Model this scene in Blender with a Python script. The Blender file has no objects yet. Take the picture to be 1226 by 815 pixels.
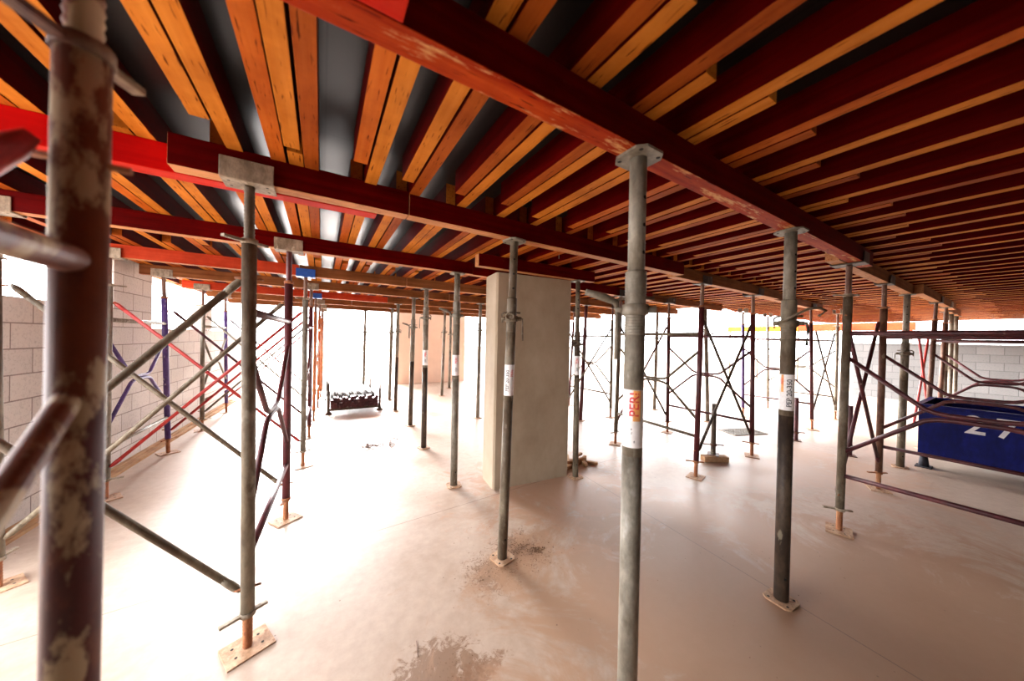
import bpy, math, random
from mathutils import Vector, Matrix
random.seed(7)
D=bpy.data; col=bpy.context.scene.collection; PI=math.pi
# ------------------------------------------------------------------ helpers
class MB:
    def __init__(s): s.v=[];s.f=[];s.m=[];s.sm=[]
    def face(s,idx,m=0,sm=False): s.f.append(idx);s.m.append(m);s.sm.append(sm)
    def box(s,a,b,m=0,mb=None,M=None):
        n=len(s.v)
        for x in(a[0],b[0]):
            for y in(a[1],b[1]):
                for z in(a[2],b[2]):
                    p=Vector((x,y,z)); s.v.append(M@p if M else p)
        for q in((0,1,3,2),(4,6,7,5),(0,4,5,1),(2,3,7,6),(1,5,7,3)): s.face([n+i for i in q],m)
        s.face([n+i for i in(0,2,6,4)],m if mb is None else mb)      # underside
        return s
    def tube(s,pts,r,n=14,m=0,cap=True,rs=None):
        pts=[Vector(p) for p in pts]; rings=[]
        up=None
        for i,p in enumerate(pts):
            if i==0: d=pts[1]-p
            elif i==len(pts)-1: d=p-pts[-2]
            else: d=(pts[i+1]-p).normalized()+(p-pts[i-1]).normalized()
            d.normalize()
            if up is None: up=Vector((1,0,0)) if abs(d.z)>.7 else Vector((0,0,1))
            a=d.cross(up)
            if a.length<1e-4: a=d.orthogonal()
            a.normalize(); b=a.cross(d).normalized(); 
            rr=rs[i] if rs else r
            st=len(s.v)
            for k in range(n):
                t=2*PI*k/n; s.v.append(p+a*math.cos(t)*rr+b*math.sin(t)*rr)
            rings.append(st)
        for i in range(len(rings)-1):
            A,B=rings[i],rings[i+1]
            for k in range(n): s.face([A+k,A+(k+1)%n,B+(k+1)%n,B+k],m,True)
        if cap:
            s.face([rings[0]+k for k in range(n)][::-1],m); s.face([rings[-1]+k for k in range(n)],m)
        return s
    def prism(s,poly,z0,z1,M=None,m=0):
        n=len(s.v);k=len(poly)
        for z in(z0,z1):
            for x,y in poly:
                p=Vector((x,y,z)); s.v.append(M@p if M else p)
        s.face([n+i for i in range(k)][::-1],m);s.face([n+k+i for i in range(k)],m)
        for i in range(k): s.face([n+i,n+(i+1)%k,n+k+(i+1)%k,n+k+i],m)
        return s
    def build(s,name,mats,parent=None,loc=(0,0,0),bevel=0):
        me=D.meshes.new(name)
        me.from_pydata([tuple(v) for v in s.v],[],s.f)
        if not isinstance(mats,(list,tuple)): mats=[mats]
        for m in mats: me.materials.append(m)
        me.polygons.foreach_set('material_index',s.m); me.polygons.foreach_set('use_smooth',s.sm)
        me.update()
        o=D.objects.new(name,me); col.objects.link(o); o.location=loc
        if parent: o.parent=parent
        if bevel:
            b=o.modifiers.new('bevel','BEVEL'); b.width=bevel; b.segments=2; b.limit_method='ANGLE'
        return o
def tag(o,label,cat,group=None,kind=None):
    if label: o['label']=label
    if cat: o['category']=cat
    if group: o['group']=group
    if kind: o['kind']=kind
    return o
def empty(name,loc,rz=0):
    o=D.objects.new(name,None); col.objects.link(o); o.location=loc; o.rotation_euler.z=rz
    o.empty_display_size=.1; return o
def struct(o): o['kind']='structure'; return o
def lerp(a,b,t): return a+(b-a)*t
# ------------------------------------------------------------------ materials
def newmat(name):
    m=D.materials.new(name); m.use_nodes=True; nt=m.node_tree
    return m,nt,nt.nodes['Principled BSDF']
def N(nt,t,**k):
    n=nt.nodes.new(t)
    for a,b in k.items():
        if a in n.inputs: n.inputs[a].default_value=b
        else: setattr(n,a,b)
    return n
def ramp(nt,src,stops):
    r=nt.nodes.new('ShaderNodeValToRGB'); e=r.color_ramp.elements
    while len(e)<len(stops): e.new(.5)
    for i,(p,c) in enumerate(stops):
        e[i].position=p; e[i].color=(*c,1) if len(c)==3 else c
    nt.links.new(src,r.inputs[0]); return r
def mix(nt,fac,a,b):
    m=nt.nodes.new('ShaderNodeMix'); m.data_type='RGBA'
    L=nt.links.new
    if hasattr(fac,'links') or hasattr(fac,'is_linked'): L(fac,m.inputs[0])
    else: m.inputs[0].default_value=fac
    for s,i in((a,6),(b,7)):
        if isinstance(s,tuple): m.inputs[i].default_value=(*s,1)
        else: L(s,m.inputs[i])
    return m.outputs[2]
def coords(nt,kind='Object',scale=(1,1,1),off=(0,0,0)):
    tc=nt.nodes.new('ShaderNodeTexCoord'); mp=nt.nodes.new('ShaderNodeMapping')
    mp.inputs['Scale'].default_value=scale; mp.inputs['Location'].default_value=off
    nt.links.new(tc.outputs[kind],mp.inputs[0]); return mp.outputs[0]
def wpos(nt,scale=(1,1,1)):
    g=nt.nodes.new('ShaderNodeNewGeometry'); mp=nt.nodes.new('ShaderNodeMapping')
    mp.inputs['Scale'].default_value=scale; nt.links.new(g.outputs['Position'],mp.inputs[0]); return mp.outputs[0]
def bump(nt,bs,h,strength=.3,dist=.01):
    b=nt.nodes.new('ShaderNodeBump'); b.inputs['Strength'].default_value=strength; b.inputs['Distance'].default_value=dist
    nt.links.new(h,b.inputs['Height']); nt.links.new(b.outputs[0],bs.inputs['Normal'])
def metal(name,c1,c2,c3=None,scale=9,thr=(.42,.6),rough=.5,met=.3,stretch=.45,c3thr=(.62,.66)):
    m,nt,b=newmat(name); v=wpos(nt,(1,1,stretch))
    n=N(nt,'ShaderNodeTexNoise',Scale=scale,Detail=8.,Roughness=.65); nt.links.new(v,n.inputs['Vector'])
    r=ramp(nt,n.outputs[0],[(thr[0],c1),(thr[1],c2)])
    out=r.outputs[0]
    n2=N(nt,'ShaderNodeTexNoise',Scale=scale*5,Detail=5.,Roughness=.7); nt.links.new(v,n2.inputs['Vector'])
    r2=ramp(nt,n2.outputs[0],[(.35,(.72,.72,.72)),(.65,(1.12,1.12,1.12))])
    mm=nt.nodes.new('ShaderNodeMix'); mm.data_type='RGBA'; mm.blend_type='MULTIPLY'; mm.inputs[0].default_value=1
    nt.links.new(out,mm.inputs[6]); nt.links.new(r2.outputs[0],mm.inputs[7]); out=mm.outputs[2]
    if c3:
        n3=N(nt,'ShaderNodeTexNoise',Scale=scale*1.7,Detail=6.,Roughness=.6); 
        mp=nt.nodes.new('ShaderNodeMapping'); mp.inputs['Location'].default_value=(3,7,1); nt.links.new(v,mp.inputs[0]); nt.links.new(mp.outputs[0],n3.inputs['Vector'])
        r3=ramp(nt,n3.outputs[0],[(c3thr[0],(0,0,0)),(c3thr[1],(1,1,1))])
        out=mix(nt,r3.outputs[0],out,c3)
    nt.links.new(out,b.inputs['Base Color']); b.inputs['Roughness'].default_value=rough; b.inputs['Metallic'].default_value=met
    bump(nt,b,n2.outputs[0],.25,.002)
    return m
def wood(name,c1,c2,axis='Y',rough=.6,spec=.3,dash=False,scale=1.,patch=None):
    m,nt,b=newmat(name)
    st={'X':(1.2,30,30),'Y':(30,1.2,30)}[axis]
    v=wpos(nt,tuple(s*scale for s in st))
    n=N(nt,'ShaderNodeTexNoise',Scale=1.,Detail=6.,Roughness=.6); nt.links.new(v,n.inputs['Vector'])
    r=ramp(nt,n.outputs[0],[(.3,c1),(.7,c2)]); out=r.outputs[0]
    if dash:
        v2=wpos(nt,{'X':(9,110,110),'Y':(110,9,110)}[axis]); n2=N(nt,'ShaderNodeTexNoise',Scale=1.,Detail=2.); nt.links.new(v2,n2.inputs['Vector'])
        r2=ramp(nt,n2.outputs[0],[(.30,(.10,.03,.01)),(.37,(1,1,1))])
        mm=nt.nodes.new('ShaderNodeMix'); mm.data_type='RGBA'; mm.blend_type='MULTIPLY'; mm.inputs[0].default_value=.85
        nt.links.new(out,mm.inputs[6]); nt.links.new(r2.outputs[0],mm.inputs[7]); out=mm.outputs[2]
    v4=wpos(nt,(1.3,1.3,1.3)); n4=N(nt,'ShaderNodeTexNoise',Scale=2.2,Detail=5.,Roughness=.65); nt.links.new(v4,n4.inputs['Vector'])
    r4=ramp(nt,n4.outputs[0],[(.35,(.62,.55,.55)),(.6,(1,1,1))])
    mm=nt.nodes.new('ShaderNodeMix'); mm.data_type='RGBA'; mm.blend_type='MULTIPLY'; mm.inputs[0].default_value=.8
    nt.links.new(out,mm.inputs[6]); nt.links.new(r4.outputs[0],mm.inputs[7]); out=mm.outputs[2]
    if patch:
        v3=wpos(nt,{'X':(3,14,14),'Y':(14,3,14)}[axis]); n3=N(nt,'ShaderNodeTexNoise',Scale=1.,Detail=7.,Roughness=.7); nt.links.new(v3,n3.inputs['Vector'])
        r3=ramp(nt,n3.outputs[0],[(patch[1],(0,0,0)),(patch[1]+.08,(1,1,1))]); out=mix(nt,r3.outputs[0],out,patch[0])
    nt.links.new(out,b.inputs['Base Color']); b.inputs['Roughness'].default_value=rough; b.inputs['Specular IOR Level'].default_value=spec*.12
    bump(nt,b,n.outputs[0],.2,.003)
    return m
def plain(name,c,rough=.6,met=0,nz=.15,scale=30):
    m,nt,b=newmat(name); v=wpos(nt); n=N(nt,'ShaderNodeTexNoise',Scale=float(scale),Detail=4.); nt.links.new(v,n.inputs['Vector'])
    r=ramp(nt,n.outputs[0],[(.3,tuple(x*(1-nz) for x in c)),(.7,tuple(min(1,x*(1+nz)) for x in c))])
    nt.links.new(r.outputs[0],b.inputs['Base Color']); b.inputs['Roughness'].default_value=rough; b.inputs['Metallic'].default_value=met
    return m
M={}
M['galv']=metal('galvanised_steel',(.145,.12,.085),(.26,.232,.185),(.42,.39,.34),9,c3thr=(.6,.75),rough=.6,met=.15)
M['galv_brown']=metal('galvanised_steel_muddy',(.09,.06,.034),(.20,.165,.115),(.32,.29,.23),7,c3thr=(.62,.75),rough=.65,met=.1)
M['galv_dark']=metal('rusty_dark_tube',(.03,.018,.012),(.10,.065,.04),(.2,.17,.12),8,rough=.6,met=.1)
M['near']=metal('chipped_maroon_paint',(.07,.006,.004),(.13,.028,.008),(.40,.29,.17),6,thr=(.47,.53),c3thr=(.52,.57),rough=.55,met=.05,stretch=.5)
M['near_tan']=metal('tan_crusted_steel',(.10,.03,.015),(.26,.17,.09),(.05,.01,.008),7,c3thr=(.55,.62),rough=.7,met=0)
M['maroon']=metal('maroon_paint',(.055,.008,.012),(.11,.018,.022),(.25,.16,.14),8,c3thr=(.66,.72),rough=.5,met=.05)
M['rustbrown']=metal('rust_brown_paint',(.10,.035,.02),(.20,.10,.06),(.3,.22,.15),9,rough=.6,met=.05)
M['redpaint']=metal('red_paint',(.38,.02,.02),(.48,.05,.04),(.3,.2,.15),9,c3thr=(.66,.72),rough=.45,met=.0)
M['purple']=metal('purple_paint',(.06,.03,.16),(.11,.06,.24),(.4,.36,.42),14,c3thr=(.62,.68),rough=.5,met=.0)
M['orangepaint']=metal('orange_paint',(.55,.16,.05),(.62,.22,.08),(.35,.2,.1),9,c3thr=(.68,.72),rough=.5,met=0)
M['blue']=plain('blue_paint',(.02,.10,.45),.4)
M['jack']=metal('rusty_jack',(.28,.09,.03),(.40,.17,.07),(.2,.08,.04),20,rough=.7,met=.1)
M['plate']=metal('rusty_plate',(.40,.22,.12),(.55,.36,.22),(.3,.14,.07),12,rough=.75,met=.0)
M['head_tan']=metal('weathered_head_plate',(.20,.15,.10),(.38,.31,.23),(.5,.45,.36),12,rough=.7,met=.05)
M['hole']=plain('dark_hole',(.01,.009,.008),.9)
M['beam_red']=wood('red_painted_beam',(.11,.001,.001),(.19,.002,.0015),'X',.5,.35,patch=((.35,.12,.07),.66))
M['beam_dark']=wood('dark_red_beam',(.065,.0006,.0006),(.13,.001,.001),'X',.5,.35,patch=((.32,.13,.08),.68))
M['beam_bright']=wood('bright_red_beam',(.46,.002,.002),(.58,.005,.004),'X',.5,.3)
M['beam_orange']=wood('orange_red_beam',(.50,.045,.015),(.60,.075,.03),'X',.55,.3,patch=((.25,.08,.04),.68))  # orange-red tone with browner patches
M['beam_brown']=wood('brown_timber_beam',(.16,.055,.018),(.30,.12,.045),'X',.6,.3,patch=((.14,.06,.03),.6))
M['beam_edge']=wood('laminated_beam_edge',(.50,.21,.085),(.64,.31,.14),'X',.6,.3,True,patch=((.45,.04,.015),.62))
M['beam_edge_red']=wood('red_stained_beam_edge',(.27,.012,.001),(.46,.06,.006),'X',.6,.3,True,patch=((.60,.30,.11),.54))
M['beam_edge_bright']=wood('scarlet_beam_edge',(.50,.012,.004),(.60,.03,.01),'X',.6,.3)
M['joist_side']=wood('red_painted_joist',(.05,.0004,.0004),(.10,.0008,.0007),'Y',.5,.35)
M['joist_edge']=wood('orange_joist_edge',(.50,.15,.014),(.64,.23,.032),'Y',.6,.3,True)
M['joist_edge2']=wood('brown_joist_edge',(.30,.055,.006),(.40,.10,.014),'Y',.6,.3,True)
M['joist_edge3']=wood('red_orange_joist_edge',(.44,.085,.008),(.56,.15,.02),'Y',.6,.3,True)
M['timber']=wood('raw_timber',(.35,.20,.10),(.52,.33,.19),'Y',.7,.2)
M['white_label']=plain('white_label',(.82,.80,.80),.5,0,.08,60)
M['black_ink']=plain('black_ink',(.012,.012,.014),.6)
M['red_ink']=plain('red_ink',(.65,.02,.03),.5)
M['orange_ink']=plain('orange_ink',(.85,.40,.12),.5)
M['bin']=metal('blue_bin_paint',(.001,.003,.075),(.003,.006,.11),(.008,.012,.08),5,c3thr=(.68,.75),rough=.45,met=0)
M['bin_dark']=plain('dark_bin_interior',(.012,.012,.02),.8)
M['digit']=plain('faded_white_stencil',(.62,.60,.62),.7,0,.12,18)
M['wire']=plain('rusty_wire',(.10,.04,.02),.7)
M['dirt']=plain('dry_soil',(.16,.09,.05),.95,0,.4,40)
M['bin'].node_tree.nodes['Principled BSDF'].inputs['Specular IOR Level'].default_value=.12
# panels : black film faced plywood
m,nt,b=newmat('black_film_plywood'); v=wpos(nt)
n=N(nt,'ShaderNodeTexNoise',Scale=1.3,Detail=5.); nt.links.new(v,n.inputs['Vector'])
r=ramp(nt,n.outputs[0],[(.3,(.008,.007,.007)),(.7,(.016,.013,.012))])
br=N(nt,'ShaderNodeTexBrick',Scale=1.,offset=0.); br.inputs['Brick Width'].default_value=1.2; br.inputs['Row Height'].default_value=1.8; br.inputs['Mortar Size'].default_value=.004
nt.links.new(v,br.inputs['Vector']); br.inputs['Color1'].default_value=(1,1,1,1); br.inputs['Color2'].default_value=(.85,.85,.85,1); br.inputs['Mortar'].default_value=(.1,.1,.1,1)
mm=nt.nodes.new('ShaderNodeMix'); mm.data_type='RGBA'; mm.blend_type='MULTIPLY'; mm.inputs[0].default_value=1
nt.links.new(r.outputs[0],mm.inputs[6]); nt.links.new(br.outputs[0],mm.inputs[7]); nt.links.new(mm.outputs[2],b.inputs['Base Color'])
b.inputs['Roughness'].default_value=.30; b.inputs['Specular IOR Level'].default_value=.36; M['ply']=m
# concrete floor
m,nt,b=newmat('concrete_floor'); v=wpos(nt); L=nt.links.new
n=N(nt,'ShaderNodeTexNoise',Scale=.9,Detail=8.,Roughness=.6,Distortion=.6); L(v,n.inputs['Vector'])
r=ramp(nt,n.outputs[0],[(.3,(.37,.265,.195)),(.5,(.44,.335,.26)),(.72,(.50,.40,.325))])
n2=N(nt,'ShaderNodeTexNoise',Scale=14.,Detail=8.,Roughness=.7); L(v,n2.inputs['Vector'])
r2=ramp(nt,n2.outputs[0],[(.3,(.86,.84,.82)),(.65,(1.03,1.03,1.03))])
mm=nt.nodes.new('ShaderNodeMix'); mm.data_type='RGBA'; mm.blend_type='MULTIPLY'; mm.inputs[0].default_value=1
L(r.outputs[0],mm.inputs[6]); L(r2.outputs[0],mm.inputs[7]); out=mm.outputs[2]
sep=nt.nodes.new('ShaderNodeSeparateXYZ'); L(v,sep.inputs[0])
def mth(op,a,b_=None,c=None):
    q=nt.nodes.new('ShaderNodeMath'); q.operation=op
    for i,s in enumerate((a,b_,c)):
        if s is None: continue
        if isinstance(s,(int,float)): q.inputs[i].default_value=s
        else: L(s,q.inputs[i])
    return q.outputs[0]
def blob(cx,cy,rad,thr,nscale,c,sx=1,sy=1):
    global out
    mp=nt.nodes.new('ShaderNodeVectorMath'); mp.operation='SUBTRACT'; L(v,mp.inputs[0]); mp.inputs[1].default_value=(cx,cy,0)
    m2=nt.nodes.new('ShaderNodeVectorMath'); m2.operation='MULTIPLY'; L(mp.outputs[0],m2.inputs[0]); m2.inputs[1].default_value=(sx,sy,1)
    ln=nt.nodes.new('ShaderNodeVectorMath'); ln.operation='LENGTH'; L(m2.outputs[0],ln.inputs[0])
    fall=mth('SUBTRACT',1.,mth('DIVIDE',ln.outputs[1],rad)); fall=mth('MAXIMUM',fall,0.)
    nn=N(nt,'ShaderNodeTexNoise',Scale=float(nscale),Detail=9.,Roughness=.75,Distortion=1.2); L(v,nn.inputs['Vector'])
    val=mth('ADD',mth('MULTIPLY',fall,.42),nn.outputs[0])
    rr=ramp(nt,val,[(thr,(0,0,0)),(thr+.09,(1,1,1))])
    vis=mth('MULTIPLY',rr.outputs[0],mth('MINIMUM',mth('MULTIPLY',fall,3.),.8))
    out=mix(nt,vis,out,c)
blob(.52,1.46,.33,.64,14,(.17,.085,.04))
blob(.70,1.40,.28,.71,22,(.20,.10,.05),1,2)
blob(1.38,2.06,.42,.69,20,(.17,.09,.05))
blob(1.05,1.95,.4,.72,26,(.2,.11,.06))
blob(2.4,.4,3.1,.62,1.1,(.36,.21,.125))  # broad brown dust, painting the dim, red-tinted light of the foreground into the colour
blob(2.3,2.9,2.0,.70,3,(.42,.25,.16))
blob(5.5,2.2,3.5,.72,1.5,(.44,.29,.20))
blob(1.4,7.0,1.3,.78,3,(.50,.24,.12),.7,1)
# two saw-cut control joints
def joint(x0,y0,x1,y1):
    global out
    dx,dy=x1-x0,y1-y0; l=math.hypot(dx,dy); nx,ny=-dy/l,dx/l
    d=mth('ABSOLUTE',mth('ADD',mth('ADD',mth('MULTIPLY',sep.outputs[0],nx),mth('MULTIPLY',sep.outputs[1],ny)),-(nx*x0+ny*y0)))
    s_=mth('LESS_THAN',d,.0035); out=mix(nt,mth('MULTIPLY',s_,.75),out,(.16,.10,.08))
joint(-1.05,2.78,3.2,3.02); joint(2.78,2.95,2.60,.60)
n5=N(nt,'ShaderNodeTexVoronoi',Scale=7.); n5.feature='F1'; L(v,n5.inputs['Vector'])
r5=ramp(nt,n5.outputs['Distance'],[(.028,(1,1,1)),(.04,(0,0,0))]); out=mix(nt,r5.outputs[0],out,(.2,.12,.08))
L(out,b.inputs['Base Color']); rr=ramp(nt,n.outputs[0],[(.3,(.35,.35,.35)),(.7,(.55,.55,.55))]); L(rr.outputs[0],b.inputs['Roughness'])
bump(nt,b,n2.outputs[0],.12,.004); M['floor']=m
# column concrete
m,nt,b=newmat('cast_concrete'); v=wpos(nt,(1,1,.6)); n=N(nt,'ShaderNodeTexNoise',Scale=2.2,Detail=9.,Roughness=.7); nt.links.new(v,n.inputs['Vector'])
r=ramp(nt,n.outputs[0],[(.3,(.30,.225,.15)),(.5,(.37,.29,.20)),(.7,(.43,.34,.245))]); nt.links.new(r.outputs[0],b.inputs['Base Color']); b.inputs['Roughness'].default_value=.75
bump(nt,b,n.outputs[0],.15,.01); M['column']=m
# block wall
def blockmat(name,ax,c1,c2,mort,off=0):
    m,nt,b=newmat(name); L=nt.links.new; v=wpos(nt); s=nt.nodes.new('ShaderNodeSeparateXYZ'); L(v,s.inputs[0])
    c=nt.nodes.new('ShaderNodeCombineXYZ'); L(s.outputs[ax],c.inputs[0]); L(s.outputs[2],c.inputs[1])
    br=N(nt,'ShaderNodeTexBrick',Scale=1.,offset=.5); br.inputs['Brick Width'].default_value=.425; br.inputs['Row Height'].default_value=.2125; br.inputs['Mortar Size'].default_value=.006; br.inputs['Mortar Smooth'].default_value=.2
    br.inputs['Color1'].default_value=(*c1,1); br.inputs['Color2'].default_value=(*c2,1); br.inputs['Mortar'].default_value=(*mort,1); br.inputs['Bias'].default_value=0.
    L(c.outputs[0],br.inputs['Vector'])
    n=N(nt,'ShaderNodeTexNoise',Scale=40.,Detail=5.,Roughness=.8); L(v,n.inputs['Vector']); r=ramp(nt,n.outputs[0],[(.32,(.6,.6,.6)),(.5,(1,1,1))])
    mm=nt.nodes.new('ShaderNodeMix'); mm.data_type='RGBA'; mm.blend_type='MULTIPLY'; mm.inputs[0].default_value=.7
    L(br.outputs[0],mm.inputs[6]); L(r.outputs[0],mm.inputs[7]); L(mm.outputs[2],b.inputs['Base Color']); b.inputs['Roughness'].default_value=.85
    inv=nt.nodes.new('ShaderNodeMath'); inv.operation='SUBTRACT'; inv.inputs[0].default_value=1; L(br.outputs['Fac'],inv.inputs[1])
    bump(nt,b,inv.outputs[0],.6,.008); return m
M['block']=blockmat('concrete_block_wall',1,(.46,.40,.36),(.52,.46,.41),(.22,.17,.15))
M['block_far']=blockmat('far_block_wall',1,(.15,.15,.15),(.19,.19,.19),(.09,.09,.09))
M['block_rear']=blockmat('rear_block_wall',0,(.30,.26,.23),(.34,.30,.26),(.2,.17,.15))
M['peach']=plain('peach_render',(.85,.64,.50),.8,0,.05,3)
# ------------------------------------------------------------------ the setting
H=2.373; BT=2.50; JT=2.632
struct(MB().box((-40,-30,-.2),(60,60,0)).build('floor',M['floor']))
struct(MB().box((-2.35,-4.2,JT+.002),(16.9,4.35,JT+.14)).box((-2.35,4.35,JT+.002),(7.9,11.3,JT+.14)).build('ceiling',M['ply']))
# left block wall, running with a slight angle along the slab edge
def wx(y): return -2.145+.045*(y-4.17)
def wallpiece(mb,y0,y1,z1):
    a,b_=wx(y0),wx(y1)
    n=len(mb.v)
    for z in(0,z1):
        for x,y in((a,y0),(b_,y1),(b_-.2,y1),(a-.2,y0)): mb.v.append(Vector((x,y,z)))
    for q in((0,3,2,1),(4,5,6,7),(0,1,5,4),(1,2,6,5),(2,3,7,6),(3,0,4,7)): mb.face([n+i for i in q])
mb=MB(); wallpiece(mb,3.3,5.55,1.9125); wallpiece(mb,5.5505,6.40,2.62); wallpiece(mb,6.4005,11.0,1.70)
struct(mb.build('wall_left',M['block']))
mb=MB(); wallpiece(mb,8.3,8.75,.5)
mb.v=[Vector((p.x,p.y,p.z+1.7015)) for p in mb.v]; struct(mb.build('wall_left_pier',M['block']))
struct(MB().box((15.5,-8,0),(15.7,3.2,1.76)).box((15.5,-8,1.7605),(15.7,.05,2.631)).build('wall_right_with_light_block',M['block_far']))  # taller second box is out of view, added to block light from the right
struct(MB().box((-2.55,-4.2,0),(-2.35,.6,2.632)).build('light_block_left_front',M['block_rear']))  # unseen, added to cut the light coming in at the near left
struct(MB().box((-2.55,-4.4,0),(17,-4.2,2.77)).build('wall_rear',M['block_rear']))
struct(MB().box((2.25,11.4,0),(4.75,11.6,3.4)).build('wall_back',M['peach']))
# base plank along left wall
mb=MB(); 
for (o1,o2,z0,z1) in((.004,.055,0,.05),(.06,.12,0,.03)):
    n=len(mb.v)
    for z in(z0,z1):
        for x,y in((wx(3.3)+o1,3.3),(wx(3.3)+o2,3.3),(wx(10)+o2,10),(wx(10)+o1,10)): mb.v.append(Vector((x,y,z)))
    for q in((0,3,2,1),(4,5,6,7),(0,1,5,4),(1,2,6,5),(2,3,7,6),(3,0,4,7)): mb.face([n+i for i in q])
tag(mb.build('base_plank',M['timber']),'long timber plank lying on the floor along the foot of the left block wall','plank')
# concrete pier in the middle
Mz=Matrix.Translation((0,0,0))
cp=[(1.62,3.03),(2.60,2.925),(2.64,3.27),(1.66,3.38)]
mb=MB(); 
def inset(poly,k):
    cx=sum(p[0] for p in poly)/4; cy=sum(p[1] for p in poly)/4
    return [(cx+(x-cx)*k,cy+(y-cy)*k) for x,y in poly]
def chamf(poly,c=.02):
    o=[]
    for i,p in enumerate(poly):
        a=poly[i-1]; q=poly[(i+1)%len(poly)]
        for t in(a,q):
            l=math.hypot(t[0]-p[0],t[1]-p[1]); o.append((p[0]+(t[0]-p[0])*c/l,p[1]+(t[1]-p[1])*c/l))
    return o
mb.prism(chamf(cp),0,1.598).prism(chamf(inset(cp,.992)),1.598,1.606).prism(chamf(cp),1.606,2.375)
tag(mb.build('concrete_column',M['column']),'wide tan cast concrete column in the middle of the slab with a horizontal form joint','column')
# ------------------------------------------------------------------ primary beams (run along X)
def beam(name,x0,x1,yc,side,edge,label,w=.088,slope=0.,z0=H,z1=BT,group=None,endm=None):
    """one timber beam from x0 to x1, centred on yc at x=0 side with a small skew"""
    root=MB(); n=0
    ya=yc+slope*x0; yb=yc+slope*x1; h=w/2
    P=[(x0,ya-h),(x1,yb-h),(x1,yb+h),(x0,ya+h)]
    for z in(z0,z1):
        for x,y in P: root.v.append(Vector((x,y,z)))
    root.face([0,3,2,1],1); root.face([4,5,6,7],1)
    for q in((0,1,5,4),(2,3,7,6)): root.face(list(q),0)
    for q in((1,2,6,5),(3,0,4,7)): root.face(list(q),1)
    o=root.build(name,[M[side],M[edge]],bevel=.003)
    return tag(o,label,'beam',group)
bn='formwork_beam'
beam(bn,-1.8,.15,.723,'beam_bright','beam_edge_bright','bright scarlet stub of beam end lapped against the near side of the nearest ceiling beam',w=.086)
beam(bn,-1.3,4.25,.812,'beam_dark','beam_edge_red','nearest long dark red ceiling beam with red stained underside, on the two front props',slope=.000)
beam(bn,3.72,7.3,.905,'beam_brown','beam_edge','brownish beam lapped behind the far end of the nearest long ceiling beam',slope=.001)
beam(bn,6.9,10.2,.83,'beam_brown','beam_edge','pale brown beam on the nearest beam line, third along from the front props',slope=.0)
beam(bn,9.7,12.4,.93,'beam_brown','beam_edge','last and farthest beam at the right end of the nearest beam line',slope=.0)
SB=.012
beam(bn,-2.3,.27,2.075,'beam_bright','beam_edge_bright','bright red beam behind the large near tube, lapped behind a dark beam',slope=.0)
beam(bn,-.58,.43,1.975,'beam_dark','beam_edge','short dark red beam carried by the tan fork head of the left front frame leg',slope=.0,z1=2.51)
beam(bn,.435,3.3,1.972,'beam_dark','beam_edge','dark red beam of the second line crossing in front of the concrete column top',slope=.006)
beam(bn,3.31,6.2,2.03,'beam_brown','beam_edge','brownish beam of the second line to the right of the concrete column',slope=.02)
beam(bn,5.5,8.9,1.98,'beam_brown','beam_edge','brown beam lapped at the far right end of the second beam line',slope=.04)
beam('short_beam',1.33,2.89,2.965,'beam_dark','beam_edge','short red beam resting on top of the concrete column',slope=-.03,z0=2.378,z1=2.503)
beam(bn,-2.3,1.45,3.32,'beam_dark','beam_edge','long dark red beam of the third line, left of the concrete column',slope=.012)
beam(bn,1.46,4.9,3.31,'beam_red','beam_edge','red beam of the third line emerging right of the concrete column',slope=.035)
beam(bn,4.5,7.65,3.40,'beam_brown','beam_edge','brown beam at the right end of the third line',slope=.035)
beam(bn,-2.3,-.25,4.68,'beam_orange','beam_edge','orange-red beam of the fourth line at the left, ending beside a blue prop head',slope=.0)
beam(bn,-.245,1.02,4.68,'beam_brown','beam_edge','short brown beam of the fourth line beside the nearer blue prop head',slope=.01)
beam(bn,1.03,4.6,4.68,'beam_brown','beam_edge','brown beam of the fourth line reaching behind the concrete column',slope=.01)
beam(bn,4.61,7.8,4.70,'beam_brown','beam_edge','brown beam at the right end of the fourth line',slope=.01)
beam(bn,-1.97,2.1,5.88,'beam_brown','beam_edge','brown beam of the fifth line with its pale sawn end near the block wall',slope=.02)
beam(bn,2.11,7.8,5.88,'beam_brown','beam_edge','brown beam of the fifth line on the right side behind the column',slope=.02)
beam(bn,-1.95,1.2,7.22,'beam_orange','beam_edge','orange-red beam of the sixth line at the left',slope=.02)
beam(bn,1.21,7.8,7.22,'beam_brown','beam_edge','brown beam of the sixth line running behind the column',slope=.02)
beam(bn,-1.95,.6,8.50,'beam_brown','beam_edge','left brown beam of the seventh line, second from the bright back opening',slope=.02)
beam(bn,.61,7.8,8.50,'beam_brown','beam_edge','right brown beam of the seventh line, second from the bright back opening',slope=.02)
beam(bn,-1.9,7.8,9.85,'beam_brown','beam_edge','farthest brown beam along the bright back opening',slope=.0)
tag(MB().box((17.9,2.2,2.25),(18.0,5.4,2.55)).build('fascia_board',M['beam_orange']),'orange-red board far outside beyond the right block wall','board')
tag(MB().box((17.9,5.41,2.25),(18.0,8.2,2.5)).build('fascia_board',M['joist_edge']),'yellowish board far outside, next to the orange-red one','board')
for k_,yy in enumerate((2.3,3.9,5.4,6.9,8.1)):
    o=MB().tube([(17.95,yy,0),(17.95,yy,2.249)],.04,10).build('distant_prop',M['galv'])
    tag(o,['first','second','third','fourth','fifth'][k_]+' from the right of the distant props under the outdoor boards','prop')
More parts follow.
